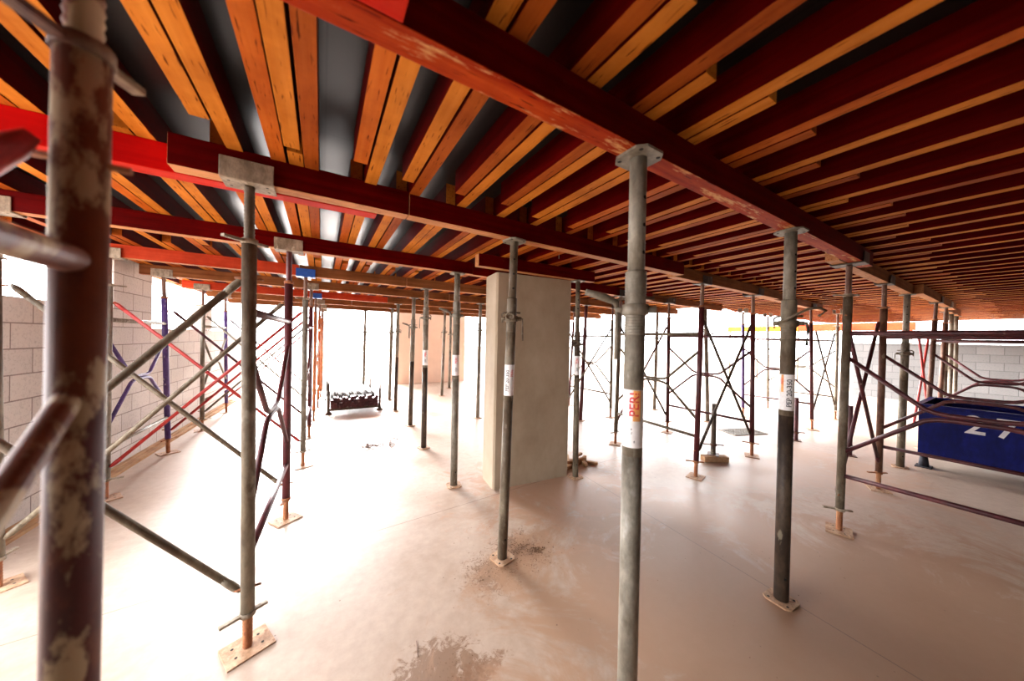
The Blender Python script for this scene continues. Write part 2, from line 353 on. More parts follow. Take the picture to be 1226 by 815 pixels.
# ------------------------------------------------------------------ joists (run along Y)
def joist_mesh(w,h,edge):
    return None
def bayname(yc):
    return yc
JG={}
EDGES=['joist_edge','joist_edge','joist_edge3','joist_edge2']
def where(x):
    if x<-.8: return 'far left edge of formwork'
    if x<1.2: return 'left part of formwork'
    if x<4: return 'middle of formwork'
    if x<8: return 'right part of formwork'
    return 'far right part of formwork'
def joist(x,y0,y1,rowname,edge=None,h=None,label=None):
    h=h or JT-BT
    e=edge or EDGES[random.randrange(4)]
    w=.062
    mb=MB(); n=0; sk=random.uniform(-.004,.004)
    P=[(-w/2,0),(w/2,0),(w/2+sk,y1-y0),(-w/2+sk,y1-y0)]
    for z in(0,h):
        for a,b_ in P: mb.v.append(Vector((a,b_,z)))
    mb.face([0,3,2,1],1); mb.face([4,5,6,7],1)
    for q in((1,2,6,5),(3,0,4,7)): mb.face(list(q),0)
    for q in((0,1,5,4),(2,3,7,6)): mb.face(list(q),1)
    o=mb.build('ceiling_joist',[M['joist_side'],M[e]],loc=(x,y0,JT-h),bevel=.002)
    wood_={'joist_edge':'orange','joist_edge2':'brown','joist_edge3':'red-orange'}[e]
    lab=label or f'red ceiling joist {rowname}, {where(x)}'
    tag(o,lab,'joist','joists '+rowname+', '+where(x))
# explicit positions read near the camera, then the same rhythm onwards
S1=[-1.05,-.745,-.43,-.125,.15,.39,.69,.98,1.26,1.60,1.92,2.215,2.55,2.83,3.125,3.43,3.72]
while S1[-1]<16.4: S1.append(S1[-1]+.298)
for i,x in enumerate(S1):
    xx=x+(random.uniform(-.012,.012) if i>16 else 0)
    joist(xx,-1.6+random.uniform(-.1,.1) if x>1 else -1.3,1.77+random.uniform(-.06,.08),'over the nearest beam')
    off=.072 if i<17 else .075
    e=None
    y0=.50+random.uniform(-.1,.1)
    if x==-.125: off=-.068; e='joist_edge3'
    joist(xx+off,y0,4.12+random.uniform(-.08,.08),'crossing the second and third beam lines',e)
joist(-.055,.52,4.1,'crossing the second and third beam lines','joist_edge2',label='third brown-edged joist standing tight in the cluster of three above the left front beam')
S3=[x for x in S1 if x<7.7]
S3=[-2.25,-1.95,-1.65,-1.35]+S3
for i,x in enumerate(S3):
    joist(x+.004,1.80 if x==-.125 else 1.95+random.uniform(-.01,.04),5.02+random.uniform(-.06,.06),'between the second and fourth beam lines')
    joist(x+.076,4.22+random.uniform(0,.05),7.75+random.uniform(-.06,.06),'between the fourth and sixth beam lines')
    joist(x+.004,5.12+random.uniform(0,.05),8.75+random.uniform(-.06,.06),'between the fifth and seventh beam lines')
    joist(x+.076,7.83+random.uniform(0,.05),11.15,'at the bright back opening')
# ------------------------------------------------------------------ writing
def text_mesh(body,size,mat):
    c=D.curves.new('t','FONT'); c.body=body; c.size=size; c.align_x='CENTER'; c.align_y='CENTER'; c.offset=size*.012
    o=D.objects.new('t',c); col.objects.link(o)
    dg=bpy.context.evaluated_depsgraph_get(); dg.update()
    me=D.meshes.new_from_object(o.evaluated_get(dg)); D.objects.remove(o)
    return me
def wrapped_text(body,size,R_,z,ang,parent,mat,name='lettering',fwd=0.,lean=(0,0)):
    """letters printed up the tube, wrapped on its surface; text reads bottom to top"""
    import bmesh
    me=text_mesh(body,size,mat); bm=bmesh.new(); bm.from_mesh(me)
    bmesh.ops.triangulate(bm,faces=bm.faces[:])
    bmesh.ops.subdivide_edges(bm,edges=[e for e in bm.edges if e.calc_length()>size*.18],cuts=2)
    for v in bm.verts:
        u,w=v.co.x,v.co.y            # u runs up the tube, w across
        a=ang-(w+fwd)/R_
        v.co=Vector((math.cos(a)*R_+u*lean[0],math.sin(a)*R_+u*lean[1],z+u))
    bm.to_mesh(me); bm.free(); me.materials.clear(); me.materials.append(mat)
    o=D.objects.new(name,me); col.objects.link(o); o.parent=parent; return o
CAM=Vector((0,0,1.65))
# ------------------------------------------------------------------ steel props
def plate_poly(s,c): 
    h=s/2; return [(-h+c,-h),(h-c,-h),(h,-h+c),(h,h-c),(h-c,h),(-h+c,h),(-h,h-c),(-h,-h+c)]
def steel_prop(bx,by,tx,ty,label,collar=1.79,outer='galv',lower=None,inner='galv',text=None,group=None,top=H,hang=1.,sty='A',headm='galv',detail=True,Ro=.039,baseM='plate'):
    root=empty('steel_prop',(bx,by,0)); tag(root,label,'prop',group)
    def P(z): t=z/top; return Vector((lerp(0,tx-bx,t),lerp(0,ty-by,t),z))
    Ri=Ro-.007; ns=24 if detail else 14
    fa=math.atan2(-by,-bx)     # direction of the camera side, used to turn the label
    rz=random.uniform(-.25,.25)
    pm=MB().prism(plate_poly(.155,.025),0,.010,Matrix.Rotation(rz,4,'Z'))
    bp=pm.build('base_plate',M[baseM],root)
    zl=1.20
    mats=[M[outer],M[lower or outer]]
    mb=MB().tube([P(.010),P(zl)],Ro,ns,1); mb.tube([P(zl),P(collar-.02)],Ro,ns,0)
    if not lower: pass
    mb.build('outer_tube',mats,root)
    # threaded length of the outer tube above the nut
    k=0; pts=[];rs=[]
    z=collar+.0
    zt=collar+.15
    n_=22 if detail else 8
    for i in range(n_*2+1):
        pts.append(P(lerp(collar-.10,zt,i/(n_*2)))); rs.append(Ro+(.0022 if i%2 else -.0008))
    MB().tube(pts,Ro,ns,0,rs=rs).build('thread',M[outer],root)
    mb=MB().tube([P(zt-.01),P(top-.012)],Ri,ns,0); io=mb.build('inner_tube',M[inner],root)
    # holes through the inner tube
    if detail:
        mh=MB(); z=zt+.07; ha=fa+(.95 if sty!='C' else .15)
        while z<top-.10:
            c=P(z)
            for a in(ha,ha+PI):
                d=Vector((math.cos(a),math.sin(a),0)); mh.tube([c+d*(Ri-.004),c+d*(Ri+.0006)],.0075,10,0)
            z+=.105
        mh.build('pin_hole',M['hole'],io)
        tl=MB(); c=P(.16); 
        for a in(fa+.5,): 
            d=Vector((math.cos(a),math.sin(a),0)); tl.tube([c+d*(Ro-.004),c+d*(Ro+.0006)],.008,10,0)
        tl.build('drain_hole',M['hole'],root)
    hm=MB().prism(plate_poly(.15,.03),top-.012,top-.002,Matrix.Translation((tx-bx,ty-by,0))@Matrix.Rotation(rz*.6,4,'Z'))
    hp=hm.build('head_plate',M[headm],root)
    if detail:
        mh=MB()
        for sx in(-1,1):
            for sy in(-1,1):
                c=Vector((tx-bx+sx*.05,ty-by+sy*.05,top-.0125)); mh.tube([c,c+Vector((0,0,-.0006))],.008,10,0)
        mh.build('bolt_hole',M['hole'],hp)
        mh=MB()
        for sx in(-1,1):
            for sy in(-1,1):
                c=Vector((sx*.05,sy*.05,.0102)); mh.tube([c,c+Vector((0,0,.0006))],.008,10,0)
        mh.build('bolt_hole',M['hole'],bp)
    # adjusting nut with ears
    c=P(collar); nm=MB().tube([c-Vector((0,0,.022)),c-Vector((0,0,.018)),c+Vector((0,0,.018)),c+Vector((0,0,.022))],0,ns,0,rs=[Ro+.004,Ro+.011,Ro+.011,Ro+.004])
    side=Vector((-math.sin(fa),math.cos(fa),0))*hang; toc=Vector((math.cos(fa),math.sin(fa),0))
    for s_ in(-1,1):
        e=c+side*s_*(Ro+.008); nm.tube([e-side*s_*.01,e+side*s_*.030],.014,8,0)
    nm.build('adjusting_nut',M[outer],root)
    # hinged handle: a flat bar rising from the nut and a hanging bar on the other ear
    e=c+side*(Ro+.028)
    if sty=='A':
        hb=MB().tube([e,e+Vector((0,0,.03))+side*.005,e+side*.05+Vector((0,0,.05))+toc*.02,e+side*.12+Vector((0,0,.07))+toc*.05],.011,10,0,rs=[.009,.013,.017,.012])
        hb.tube([e+Vector((0,0,.01)),e-Vector((0,0,.05)),e-Vector((0,0,.20))],.011,10,0)
    elif sty=='B':
        hb=MB().tube([c+side*(Ro+.03)+toc*.03+Vector((0,0,.005)),c+toc*(Ro+.02)+side*.02+Vector((0,0,.015)),c-side*.03+toc*(Ro+.03)+Vector((0,0,.05)),c-side*.09+toc*.06+Vector((0,0,.085)),c-side*.14+toc*.05+Vector((0,0,.09)),c-side*.165+toc*.04+Vector((0,0,.07)),c-side*.135+toc*.05+Vector((0,0,.04))],.008,10,0)
        e2=c-side*(Ro+.025); hb.tube([e2+side*.02+Vector((0,0,.01)),e2-side*.02+Vector((0,0,0)),e2-side*.028-Vector((0,0,.04)),e2-side*.022-Vector((0,0,.14))],.009,10,0)
    else:
        ring=[c+toc*(Ro+.012)+side*(.012+math.cos(t)*.028)+Vector((0,0,.015+math.sin(t)*.024)) for t in [i*2*PI/12 for i in range(13)]]
        hb=MB().tube(ring,.008,8,0); e2=c-side*(Ro+.03); hb.tube([e2+side*.015,e2-side*.015,e2-side*.02-Vector((0,0,.16))],.006,8,0)
    hb.build('nut_handle',M[outer],root)
    pb=MB().tube([c+side*(-Ro-.03)+Vector((0,0,.045))+toc*.0,c+side*(Ro+.02)+Vector((0,0,.045)),c+side*(Ro+.035)+Vector((0,0,.03)),c+side*(Ro+.03)-Vector((0,0,.03))],.0065,8,0)
    pb.build('locking_pin',M['galv_brown'],root)
    # white wrap-around label
    if text:
        z0,z1=1.235,1.462; lb=MB(); n=28; Rl=Ro+.0012
        span=2.5; off=text.get('off',0)
        st=len(lb.v)
        for i in range(n+1):
            a=fa+off-span/2+span*i/n
            for z in(z0,z1): q=P(z); lb.v.append(Vector((q.x+math.cos(a)*Rl,q.y+math.sin(a)*Rl,z)))
        for i in range(n): lb.face([st+2*i,st+2*i+2,st+2*i+3,st+2*i+1],0,True)
        lo=lb.build('label',M['white_label'],root)
        q=P((z0+z1)/2)
        for (body,size,zz,da,mk) in text['items']:
            t=wrapped_text(body,size,Rl+.0008,0,fa+da,lo,M[mk],lean=((tx-bx)/top,(ty-by)/top)); qq=P(zz); t.location=(qq.x,qq.y,zz)
        for (za,zb,a0,a1,mk) in text.get('patches',[]):
            pbm=MB(); k=10
            for i in range(k+1):
                a=fa+lerp(a0,a1,i/k)
                for z in(za,zb): qq=P(z); pbm.v.append(Vector((qq.x+math.cos(a)*(Rl+.0004),qq.y+math.sin(a)*(Rl+.0004),z)))
            for i in range(k): pbm.face([2*i,2*i+2,2*i+3,2*i+1],0,True)
            pbm.build('label_patch',M[mk],lo)
    return root
PERI1=dict(items=[('PERI',.052,1.405,.15,'red_ink'),('~ •',.02,1.30,-.1,'black_ink'),('-',.03,1.26,.1,'black_ink')],patches=[(1.34,1.46,.0,.75,'orange_ink')])
PEP=dict(items=[('PEP 20-350',.034,1.345,-.1,'black_ink')],patches=[],off=0)
PEP1=dict(items=[('PEP 20-350',.034,1.345,-.35,'black_ink'),('PERI',.028,1.40,.55,'red_ink')],off=0)
PEP2=dict(items=[('PEP 20-350',.038,1.345,.35,'black_ink'),('PERI',.022,1.42,-.55,'red_ink')],patches=[(1.35,1.46,-.75,-.40,'orange_ink')],off=0)
PERIs=dict(items=[('PERI',.036,1.40,.1,'red_ink'),('350',.03,1.30,.1,'black_ink')],off=0)
steel_prop(1.10,.85,1.05,.812,'nearest galvanised steel prop in the foreground with a torn white label lettered in red','galv' and 1.776,'galv',None,'galv',PERI1,hang=-1,sty='A')
steel_prop(2.57,.827,2.54,.812,'galvanised prop right of centre with dark rusty lower tube and curled handle',1.785,'galv_brown','galv_dark','galv',PEP2,sty='B',hang=-1)
steel_prop(1.188,2.05,1.20,1.985,'muddy galvanised prop standing in front of the concrete column with a white label',1.80,'galv_brown',None,'galv_brown',PEP1,sty='C',hang=-1,Ro=.036)
steel_prop(1.29,3.34,1.285,3.34,'galvanised prop just left of the concrete column with a raised handle and a label',1.90,'galv',None,'galv',PERIs,sty='A',hang=-1)
steel_prop(1.33,4.70,1.325,4.70,'prop with dark lower tube under the fourth beam line, left of the column',1.94,'galv','galv_dark','galv',PERIs,sty='C')
steel_prop(1.44,6.0,1.44,5.91,'thin prop with brown lower tube under the fifth beam line, left of the column',1.83,'galv','galv_dark','galv',None,sty='A',hang=-1,detail=False)
steel_prop(1.43,7.35,1.43,7.25,'two-tone prop right of the rack of stacked steel tubes',1.76,'galv','galv_dark','galv',None,sty='C',detail=False)
steel_prop(1.54,8.7,1.54,8.53,'distant leaning prop directly behind the two-tone prop by the tube rack',1.76,'galv',None,'galv',None,sty='C',detail=False)
steel_prop(2.95,8.70,2.95,8.56,'distant prop seen halfway between the tube rack and the column',1.80,'galv',None,'galv',None,sty='C',detail=False)
steel_prop(2.80,5.97,2.80,5.935,'galvanised prop seen closest to the left edge of the column, farther back',1.82,'galv',None,'galv',None,sty='C',detail=False)
steel_prop(2.65,2.85,2.66,2.885,'prop against the right edge of the column beside the debris pile, with red label lettering',1.604,'galv_dark','galv_brown','galv_brown',PERIs,sty='C',hang=-1,Ro=.034,top=2.376)
steel_prop(6.84,.94,6.84,.915,'galvanised prop between the second frame leg and the blue bin, tube full of pin holes',1.56,'galv_brown',None,'galv',None,sty='C')
steel_prop(7.0,3.55,6.98,3.64,'slim prop behind the middle right cross brace, near the floor grate',1.8,'galv',None,'galv_brown',None,sty='A',detail=False)
steel_prop(7.0,4.80,7.0,4.77,'faint prop behind the frame braces right of the nearest prop',1.74,'galv',None,'galv',None,sty='C',detail=False)
steel_prop(4.6,4.83,4.6,4.73,'thin rusty prop just right of the column behind the red-labelled prop',1.74,'maroon',None,'maroon',None,sty='C',detail=False)
steel_prop(2.82,4.72,2.82,4.71,'prop hidden mostly behind the column under the fourth beam line',1.8,'galv',None,'galv',None,sty='C',detail=False)
for i,(x,yy) in enumerate([(10.62,.93),(11.4,.93),(12.2,.93)]):
    steel_prop(x,yy,x,.93,['first','second','third and farthest'][i]+' of three galvanised props beyond the blue bin, under the nearest beam line',1.85,'galv',None,'galv',None,sty='C',detail=False)
steel_prop(1.05,9.95,1.05,9.85,'farthest slim prop left of the peach wall behind the tube rack',1.76,'galv',None,'galv',None,sty='C',detail=False)
steel_prop(1.75,9.9,1.75,9.85,'farthest slim prop seen close behind the two-tone prop, by the back opening',1.76,'galv',None,'galv',None,sty='C',detail=False)
steel_prop(3.6,9.9,3.6,9.85,'farthest slim prop standing in front of the peach wall',1.76,'galv',None,'galv',None,sty='C',detail=False)
# ------------------------------------------------------------------ shoring frames
def uhead(root,P,top,hm,ang=0,size=(.20,.115),fl=.085,tone=None):
    c=P(top-.010); sx,sy=size[0]/2,size[1]/2
    R_=Matrix.Translation((c.x,c.y,0))@Matrix.Rotation(ang,4,'Z')
    mb=MB().box((-sx,-sy,top-.012),(sx,sy,top-.003),M=R_)
    mb.box((-sx,-sy-.007,top-.012),(sx,-sy,top+fl),M=R_).box((-sx,sy,top-.012),(sx,sy+.007,top+fl),M=R_)
    o=mb.build('fork_head',M[hm],root,bevel=.003)
    mh=MB()
    for a in(-1,1):
        for b_ in(-1,1):
            p=R_@Vector((a*sx*.72,b_*sy*.5,top-.0121)); mh.tube([p,p-Vector((0,0,.0006))],.006,8,0)
    mh.build('bolt_hole',M['hole'],o)
def frame_leg(root,bx,by,tx,ty,leg,top_mat='rustbrown',head='head_tan',r=.0302,baseplate=True,handle_ang=0.6,headsize=(.20,.115),fl=.085,low=.20,jackb='jack',top=H):
    """root-relative positions; a leg tube with a screw jack at the foot and one at the top"""
    ox,oy=root.location.x,root.location.y
    def P(z): t=z/top; return Vector((lerp(bx,tx,t)-ox,lerp(by,ty,t)-oy,z))
    MB().tube([P(low),P(2.09)],r,20).build('leg',M[leg],root)
    # foot
    rz=random.uniform(.2,.6); b0=P(0)
    pl=MB().prism([(-.10,-.085),(.10,-.085),(.10,.085),(-.10,.085)],0,.008,Matrix.Translation((b0.x,b0.y,0))@Matrix.Rotation(rz,4,'Z')).build('base_plate',M['plate'],root)
    mh=MB()
    for a in(-1,1):
        for b_ in(-1,1):
            p=Matrix.Translation((b0.x,b0.y,0))@Matrix.Rotation(rz,4,'Z')@Vector((a*.055,b_*.035,.0082)); mh.tube([p,p+Vector((0,0,.0006))],.007,8,0)
    mh.build('bolt_hole',M['hole'],pl)
    def screw(z0,z1,name,m_,rr=.021):
        n=max(6,int((z1-z0)/.009)); pts=[];rs=[]
        for i in range(n+1): pts.append(P(lerp(z0,z1,i/n))); rs.append(rr+(.0014 if i%2 else -.0014))
        MB().tube(pts,rr,16,rs=rs).build(name,M[m_],root)
    screw(.008,low,'base_jack',jackb)
    screw(2.09,top-.012,'head_jack',top_mat)
    for zc,nm,ha in((low-.008,'jack_nut',handle_ang),(2.098,'jack_nut',handle_ang+.3)):
        c=P(zc); d=Vector((math.cos(ha),math.sin(ha),0)); s_=Vector((-d.y,d.x,0))
        mb=MB().tube([c-Vector((0,0,.012)),c+Vector((0,0,.012))],.034,16)
        Mx=Matrix.Translation(c)@Matrix.Rotation(ha,4,'Z')
        mb.box((.03,-.011,-.006),(.115,.011,.006),M=Mx); mb.box((-.085,-.011,-.006),(-.03,.011,.006),M=Mx)
        mb.build(nm,M['head_tan' if leg in('galv','galv_brown') else ('near_tan' if leg=='near' else jackb)],root)
    uhead(root,P,top,head,0,headsize,fl)
    # brace studs
    for z in(.33,1.92):
        c=P(z); MB().tube([c,c+Vector((.055,0,0))],.006,8).build('brace_stud',M[jackb],root)
        MB().tube([c,c-Vector((.055,0,0))],.006,8).build('brace_stud',M[jackb],root)
    return P
def shoring_frame(x,y0,y1,ty0,ty1,leg0,leg1,rail,label,x1=None,tx0=None,tx1=None,heads=('head_tan','head_tan'),bracecol=None,ha=.6,jacks=('rustbrown','rustbrown'),hs=(.20,.118)):
    """a welded frame standing in the Y direction: two legs, two rails, two bent tubes that meet in the middle"""
    x1=x if x1 is None else x1
    root=empty('shoring_frame',(x,y0,0)); tag(root,label,'scaffold frame')
    P0=frame_leg(root,x,y0,x if tx0 is None else tx0,ty0,leg0,head=heads[0],handle_ang=ha,top_mat=jacks[0],headsize=hs)
    P1=frame_leg(root,x1,y1,x1 if tx1 is None else tx1,ty1,leg1,head=heads[1],handle_ang=ha+.9,top_mat=jacks[1])
    rr=.0185
    bc=bracecol or rail
    MB().tube([P0(1.76),P1(1.76)],rr+.003,16).build('rail',M[rail],root)
    MB().tube([P0(.50),P1(.50)],rr,16).build('rail',M[rail],root)
    def Q(t,z): a=P0(z);b_=P1(z); return a.lerp(b_,t)
    zm=1.13
    def bent(za,zb,dz,name):
        pts=[Q(0,za)]
        pts+= [Q(.33,lerp(za,zm+dz,.93)),Q(.37,zm+dz+(za-zm)*.02),Q(.42,zm+dz)]
        pts+= [Q(.58,zm+dz),Q(.63,zm+dz+(zb-zm)*.02),Q(.67,lerp(zb,zm+dz,.93)),Q(1,zb)]
        MB().tube(pts,rr*.9,14).build(name,M[bc],root)
    bent(1.56,1.56,.017,'bent_brace'); bent(.70,.70,-.017,'bent_brace')
    return P0,P1
def cross_brace(a,b_,label,m1='galv_brown',m2='galv_brown',dy=.0,zlo=.33,zhi=1.92):
    """pair of diagonals bolted where they cross, between two legs a=(x,y), b=(x,y)"""
    ax,ay=a;bx,by=b_
    root=empty('cross_brace',(ax,ay,0)); tag(root,label,'cross brace')
    s=1 if bx>ax else -1
    for k,(z0,z1,mm_) in enumerate(((zlo,zhi,m1),(zhi,zlo,m2))):
        o=-.012 if k else .012
        p=Vector((s*.045,o,z0)); q=Vector((bx-ax-s*.045,by-ay+o,z1)); d=(q-p).normalized()
        mb=MB().tube([p+d*.05,q-d*.05],.0165,14)
        # flattened ends
        mb.tube([p-d*.02,p+d*.01,p+d*.05,p+d*.09],.01,10,rs=[.009,.018,.019,.0165]); mb.tube([q+d*.02,q-d*.01,q-d*.05,q-d*.09],.01,10,rs=[.009,.018,.019,.0165])
        mb.build('brace_tube',M[mm_],root)
    c=(Vector((s*.045,0,(zlo+zhi)/2))+Vector((bx-ax-s*.045,by-ay,(zlo+zhi)/2)))/2
    MB().tube([c-Vector((0,.022,0)),c+Vector((0,.022,0))],.008,8).build('pivot_bolt',M['jack'],root)
    return root
# left rows
shoring_frame(-.335,.775,-.55,.80,-.53,'near','near','near','large blurred near frame with a chipped maroon and tan leg at the left edge',heads=('near','near'),jacks=('near','near'),ha=-2.3)
shoring_frame(-.31,2.12,3.43,1.975,3.325,'galv_brown','maroon','maroon','frame left of centre with a muddy front leg and maroon rear leg',x1=-.25,heads=('head_tan','head_tan'),jacks=('galv_brown','maroon'),ha=3.6,bracecol='maroon')
shoring_frame(-.18,4.73,6.03,4.68,5.88,'galv','maroon','maroon','frame behind the maroon leg with a blue head on its galvanised front leg',x1=-.15,heads=('blue','head_tan'),ha=3.4,bracecol='maroon')
shoring_frame(-.11,7.19,8.45,7.22,8.5,'orangepaint','orangepaint','orangepaint','distant frame with bright orange legs left of the tube rack',x1=-.05,heads=('blue','head_tan'))
shoring_frame(-.0,9.85,11.1,9.85,11.1,'orangepaint','galv','orangepaint','farthest faint orange frame at the back end of the left row',x1=.03)
shoring_frame(-1.76,2.12,3.38,2.08,3.31,'galv','galv_brown','galv','frame mostly cut off at the left edge behind the large near tube',x1=-1.74,ha=.5)
shoring_frame(-1.79,4.68,6.09,4.68,5.86,'galv','purple','galv','frame along the block wall with a galvanised front leg and a purple rear leg',x1=-1.77,bracecol='purple',ha=.2)
shoring_frame(-1.71,7.26,8.70,7.19,8.47,'galv','purple','galv','second frame along the block wall, farther back, with a bluish rear leg',x1=-1.68,ha=.2)
cross_brace((-.335,.775),(-1.74,.80),'red cross brace running off the left edge from the large near tube','redpaint','redpaint')
cross_brace((-.31,2.10),(-1.76,2.12),'long muddy cross brace reaching left from the front leg with the tan fork head','galv_brown','galv_brown')
cross_brace((-.25,3.41),(-1.74,3.38),'muddy cross brace in front of the block wall ending at the maroon leg','galv_brown','galv_brown')
cross_brace((-.18,4.71),(-1.79,4.68),'red cross brace starting at the galvanised leg beside the block wall','redpaint','redpaint')
cross_brace((-.15,6.02),(-1.77,6.07),'red and maroon cross brace starting at the purple leg by the block wall','maroon','redpaint')
cross_brace((-.11,7.19),(-1.71,7.26),'grey cross brace of the farther wall frame','galv','galv')
cross_brace((-.05,8.44),(-1.68,8.70),'farthest reddish cross brace toward the back of the left bay','maroon','redpaint')
# right rows
shoring_frame(3.985,.885,-.45,.86,-.45,'galv_brown','galv_brown','maroon','frame at the right foreground with a muddy leg on a rusty tilted plate',heads=('galv_dark','galv_dark'),ha=2.2,tx0=3.98,hs=(.16,.20))
shoring_frame(5.55,.92,-.40,.91,-.40,'rustbrown','rustbrown','maroon','rust-brown frame directly behind the right foreground frame',heads=('galv_dark','galv_dark'),ha=2.5)
shoring_frame(8.40,.90,-.30,.83,-.30,'rustbrown','maroon','maroon','maroon frame standing behind the blue bin',heads=('galv_dark','galv_dark'))
shoring_frame(9.50,.89,-.30,.83,-.30,'rustbrown','maroon','maroon','farthest frame on the right, second one behind the blue bin')
cross_brace((3.985,.90),(5.55,.93),'dark maroon cross brace joining the two right foreground frame legs','maroon','maroon')
cross_brace((8.40,1.02),(9.50,.99),'bright red and grey cross brace above the blue bin','redpaint','redpaint')
cross_brace((3.985,-.44),(5.55,-.40),'cross brace on the far right between the right frames, outside the picture edge','maroon','maroon')
shoring_frame(3.97,2.14,3.47,2.11,3.42,'maroon','galv_brown','galv_brown','frame right of the nearest prop with a maroon front leg and tan rear leg',x1=4.07,heads=('galv_dark','galv_dark'),ha=2.3,bracecol='galv_brown')
shoring_frame(5.46,2.14,3.47,2.17,3.49,'maroon','maroon','maroon','dark maroon frame beside the standing jack on its timber block',hs=(.16,.20),heads=('galv_dark','galv_dark'),ha=2.0)
shoring_frame(8.25,2.24,3.42,2.30,3.47,'maroon','purple','maroon','maroon and purple frame seen just right of the prop with the curled handle',heads=('galv_dark','head_tan'))
shoring_frame(9.9,2.3,3.55,2.3,3.6,'galv','galv','galv','pale far frame seen left of the right foreground leg')
cross_brace((3.97,2.12),(5.46,2.16),'dark cross brace between the two maroon legs right of the nearest prop','galv_dark','galv_dark')
cross_brace((4.07,3.49),(5.46,3.49),'rear cross brace behind the maroon leg right of the nearest prop','maroon','galv_dark')
cross_brace((8.25,2.24),(9.9,2.32),'thin grey cross brace to the far pale frame','galv_dark','galv_dark')
shoring_frame(4.0,4.75,6.1,4.72,5.95,'maroon','maroon','galv_brown','frame behind the column, its bracing showing to the column right side',heads=('galv_dark','galv_dark'))
shoring_frame(5.4,4.75,6.1,4.75,5.97,'galv_brown','maroon','galv_brown','frame hidden behind the nearest prop in the second row back',heads=('galv_dark','galv_dark'))
cross_brace((4.0,4.73),(5.4,4.73),'thin cross brace in the gap between the column and the nearest prop','galv_brown','galv_brown')
cross_brace((4.0,6.12),(5.4,6.12),'farther thin cross brace in the gap between the column and the nearest prop','galv_brown','galv_brown')
# ------------------------------------------------------------------ loose standing jacks
def loose_jack(x,y,z0,ln,label,mat='maroon'):
    root=empty('screw_jack',(x,y,z0)); tag(root,label,'jack')
    n=int(ln/.012); pts=[Vector((0,0,lerp(.008,ln,i/n))) for i in range(n+1)]
    MB().tube(pts,.03,14,rs=[.030+(.0015 if i%2 else 0) for i in range(n+1)]).build('screw',M[mat],root)
    MB().prism([(-.08,-.07),(.08,-.07),(.08,.07),(-.08,.07)],0,.008,Matrix.Rotation(.4,4,'Z')).build('base_plate',M['rustbrown'],root)
    Mx=Matrix.Translation((0,0,.14))@Matrix.Rotation(2.4,4,'Z')
    mb=MB().tube([(0,0,.125),(0,0,.155)],.042,14); mb.box((-.13,-.012,-.006),(-.035,.012,.006),M=Mx); mb.box((.035,-.012,-.006),(.13,.012,.006),M=Mx); mb.build('jack_nut',M['rustbrown'],root)
loose_jack(4.78,2.34,.075,.72,'loose dark screw jack standing on a timber block on the floor','galv_dark')
loose_jack(7.05,2.12,0,.74,'loose maroon screw jack standing on the floor right of the prop with the curled handle')
loose_jack(6.85,1.43,0,.75,'loose maroon screw jack standing between the two right foreground legs')
tag(MB().box((-.17,-.055,0),(.17,.055,.075),M=Matrix.Rotation(-.55,4,'Z')).build('timber_block',M['timber'],loc=(4.74,2.30,0),bevel=.006),'brown timber block on the floor under a loose screw jack','timber block')
# ------------------------------------------------------------------ blue bin
root=empty('skip_bin',(7.7,-.45,0)); tag(root,'dark blue steel skip bin with faded white digits at the right edge','bin')
x0,x1,y0,y1,zb,zt=-.57,.55,-1.3,1.28,.15,.84
t=.02
mb=MB().box((x0,y0,zb),(x1,y1,zb+.03)).box((x0,y0,zb+.03),(x0+t,y1,zt)).box((x1-t,y0,zb+.03),(x1,y1,zt)).box((x0+t,y0,zb+.03),(x1-t,y0+t,zt)).box((x0+t,y1-t,zb+.03),(x1-t,y1,zt))
for yy in(-.6,.1,.75): mb.box((x1,yy-.03,zb),(x1+.03,yy+.03,zt-.06))
mb.build('body',[M['bin']],root,bevel=.004)
mb=MB()
mb.box((x0-.025,y0-.025,zt),(x0+.035,y1+.025,zt+.035)).box((x1-.035,y0-.025,zt),(x1+.025,y1+.025,zt+.035)).box((x0+.035,y0-.025,zt),(x1-.035,y0+.035,zt+.035)).box((x0+.035,y1-.035,zt),(x1-.035,y1+.025,zt+.035))
mb.build('rim',M['bin'],root,bevel=.004)
for sx,sy in((x0+.05,y1-.05),(x1-.05,y1-.05),(x0+.05,y0+.05),(x1-.05,y0+.05)):
    MB().tube([(sx,sy,.012),(sx,sy,.15)],.03,12,rs=[.05,.035]).prism([(sx-.09,sy-.07),(sx+.09,sy-.07),(sx+.09,sy+.07),(sx-.09,sy+.07)],0,.012).build('foot',M['bin_dark'],root)
MB().box((x0+.03,y0+.03,zb+.031),(x1-.03,y1-.03,zb+.30)).build('load',M['bin_dark'],root)
for ch,yy in(('2',.835),('7',.615)):
    me=text_mesh(ch,.33,M['digit']); me.materials.clear(); me.materials.append(M['digit'])
    o=D.objects.new('stencil_digit',me); col.objects.link(o); o.parent=root
    o.rotation_euler=(PI/2,0,-PI/2); o.location=(x0-.0015,yy,.665)
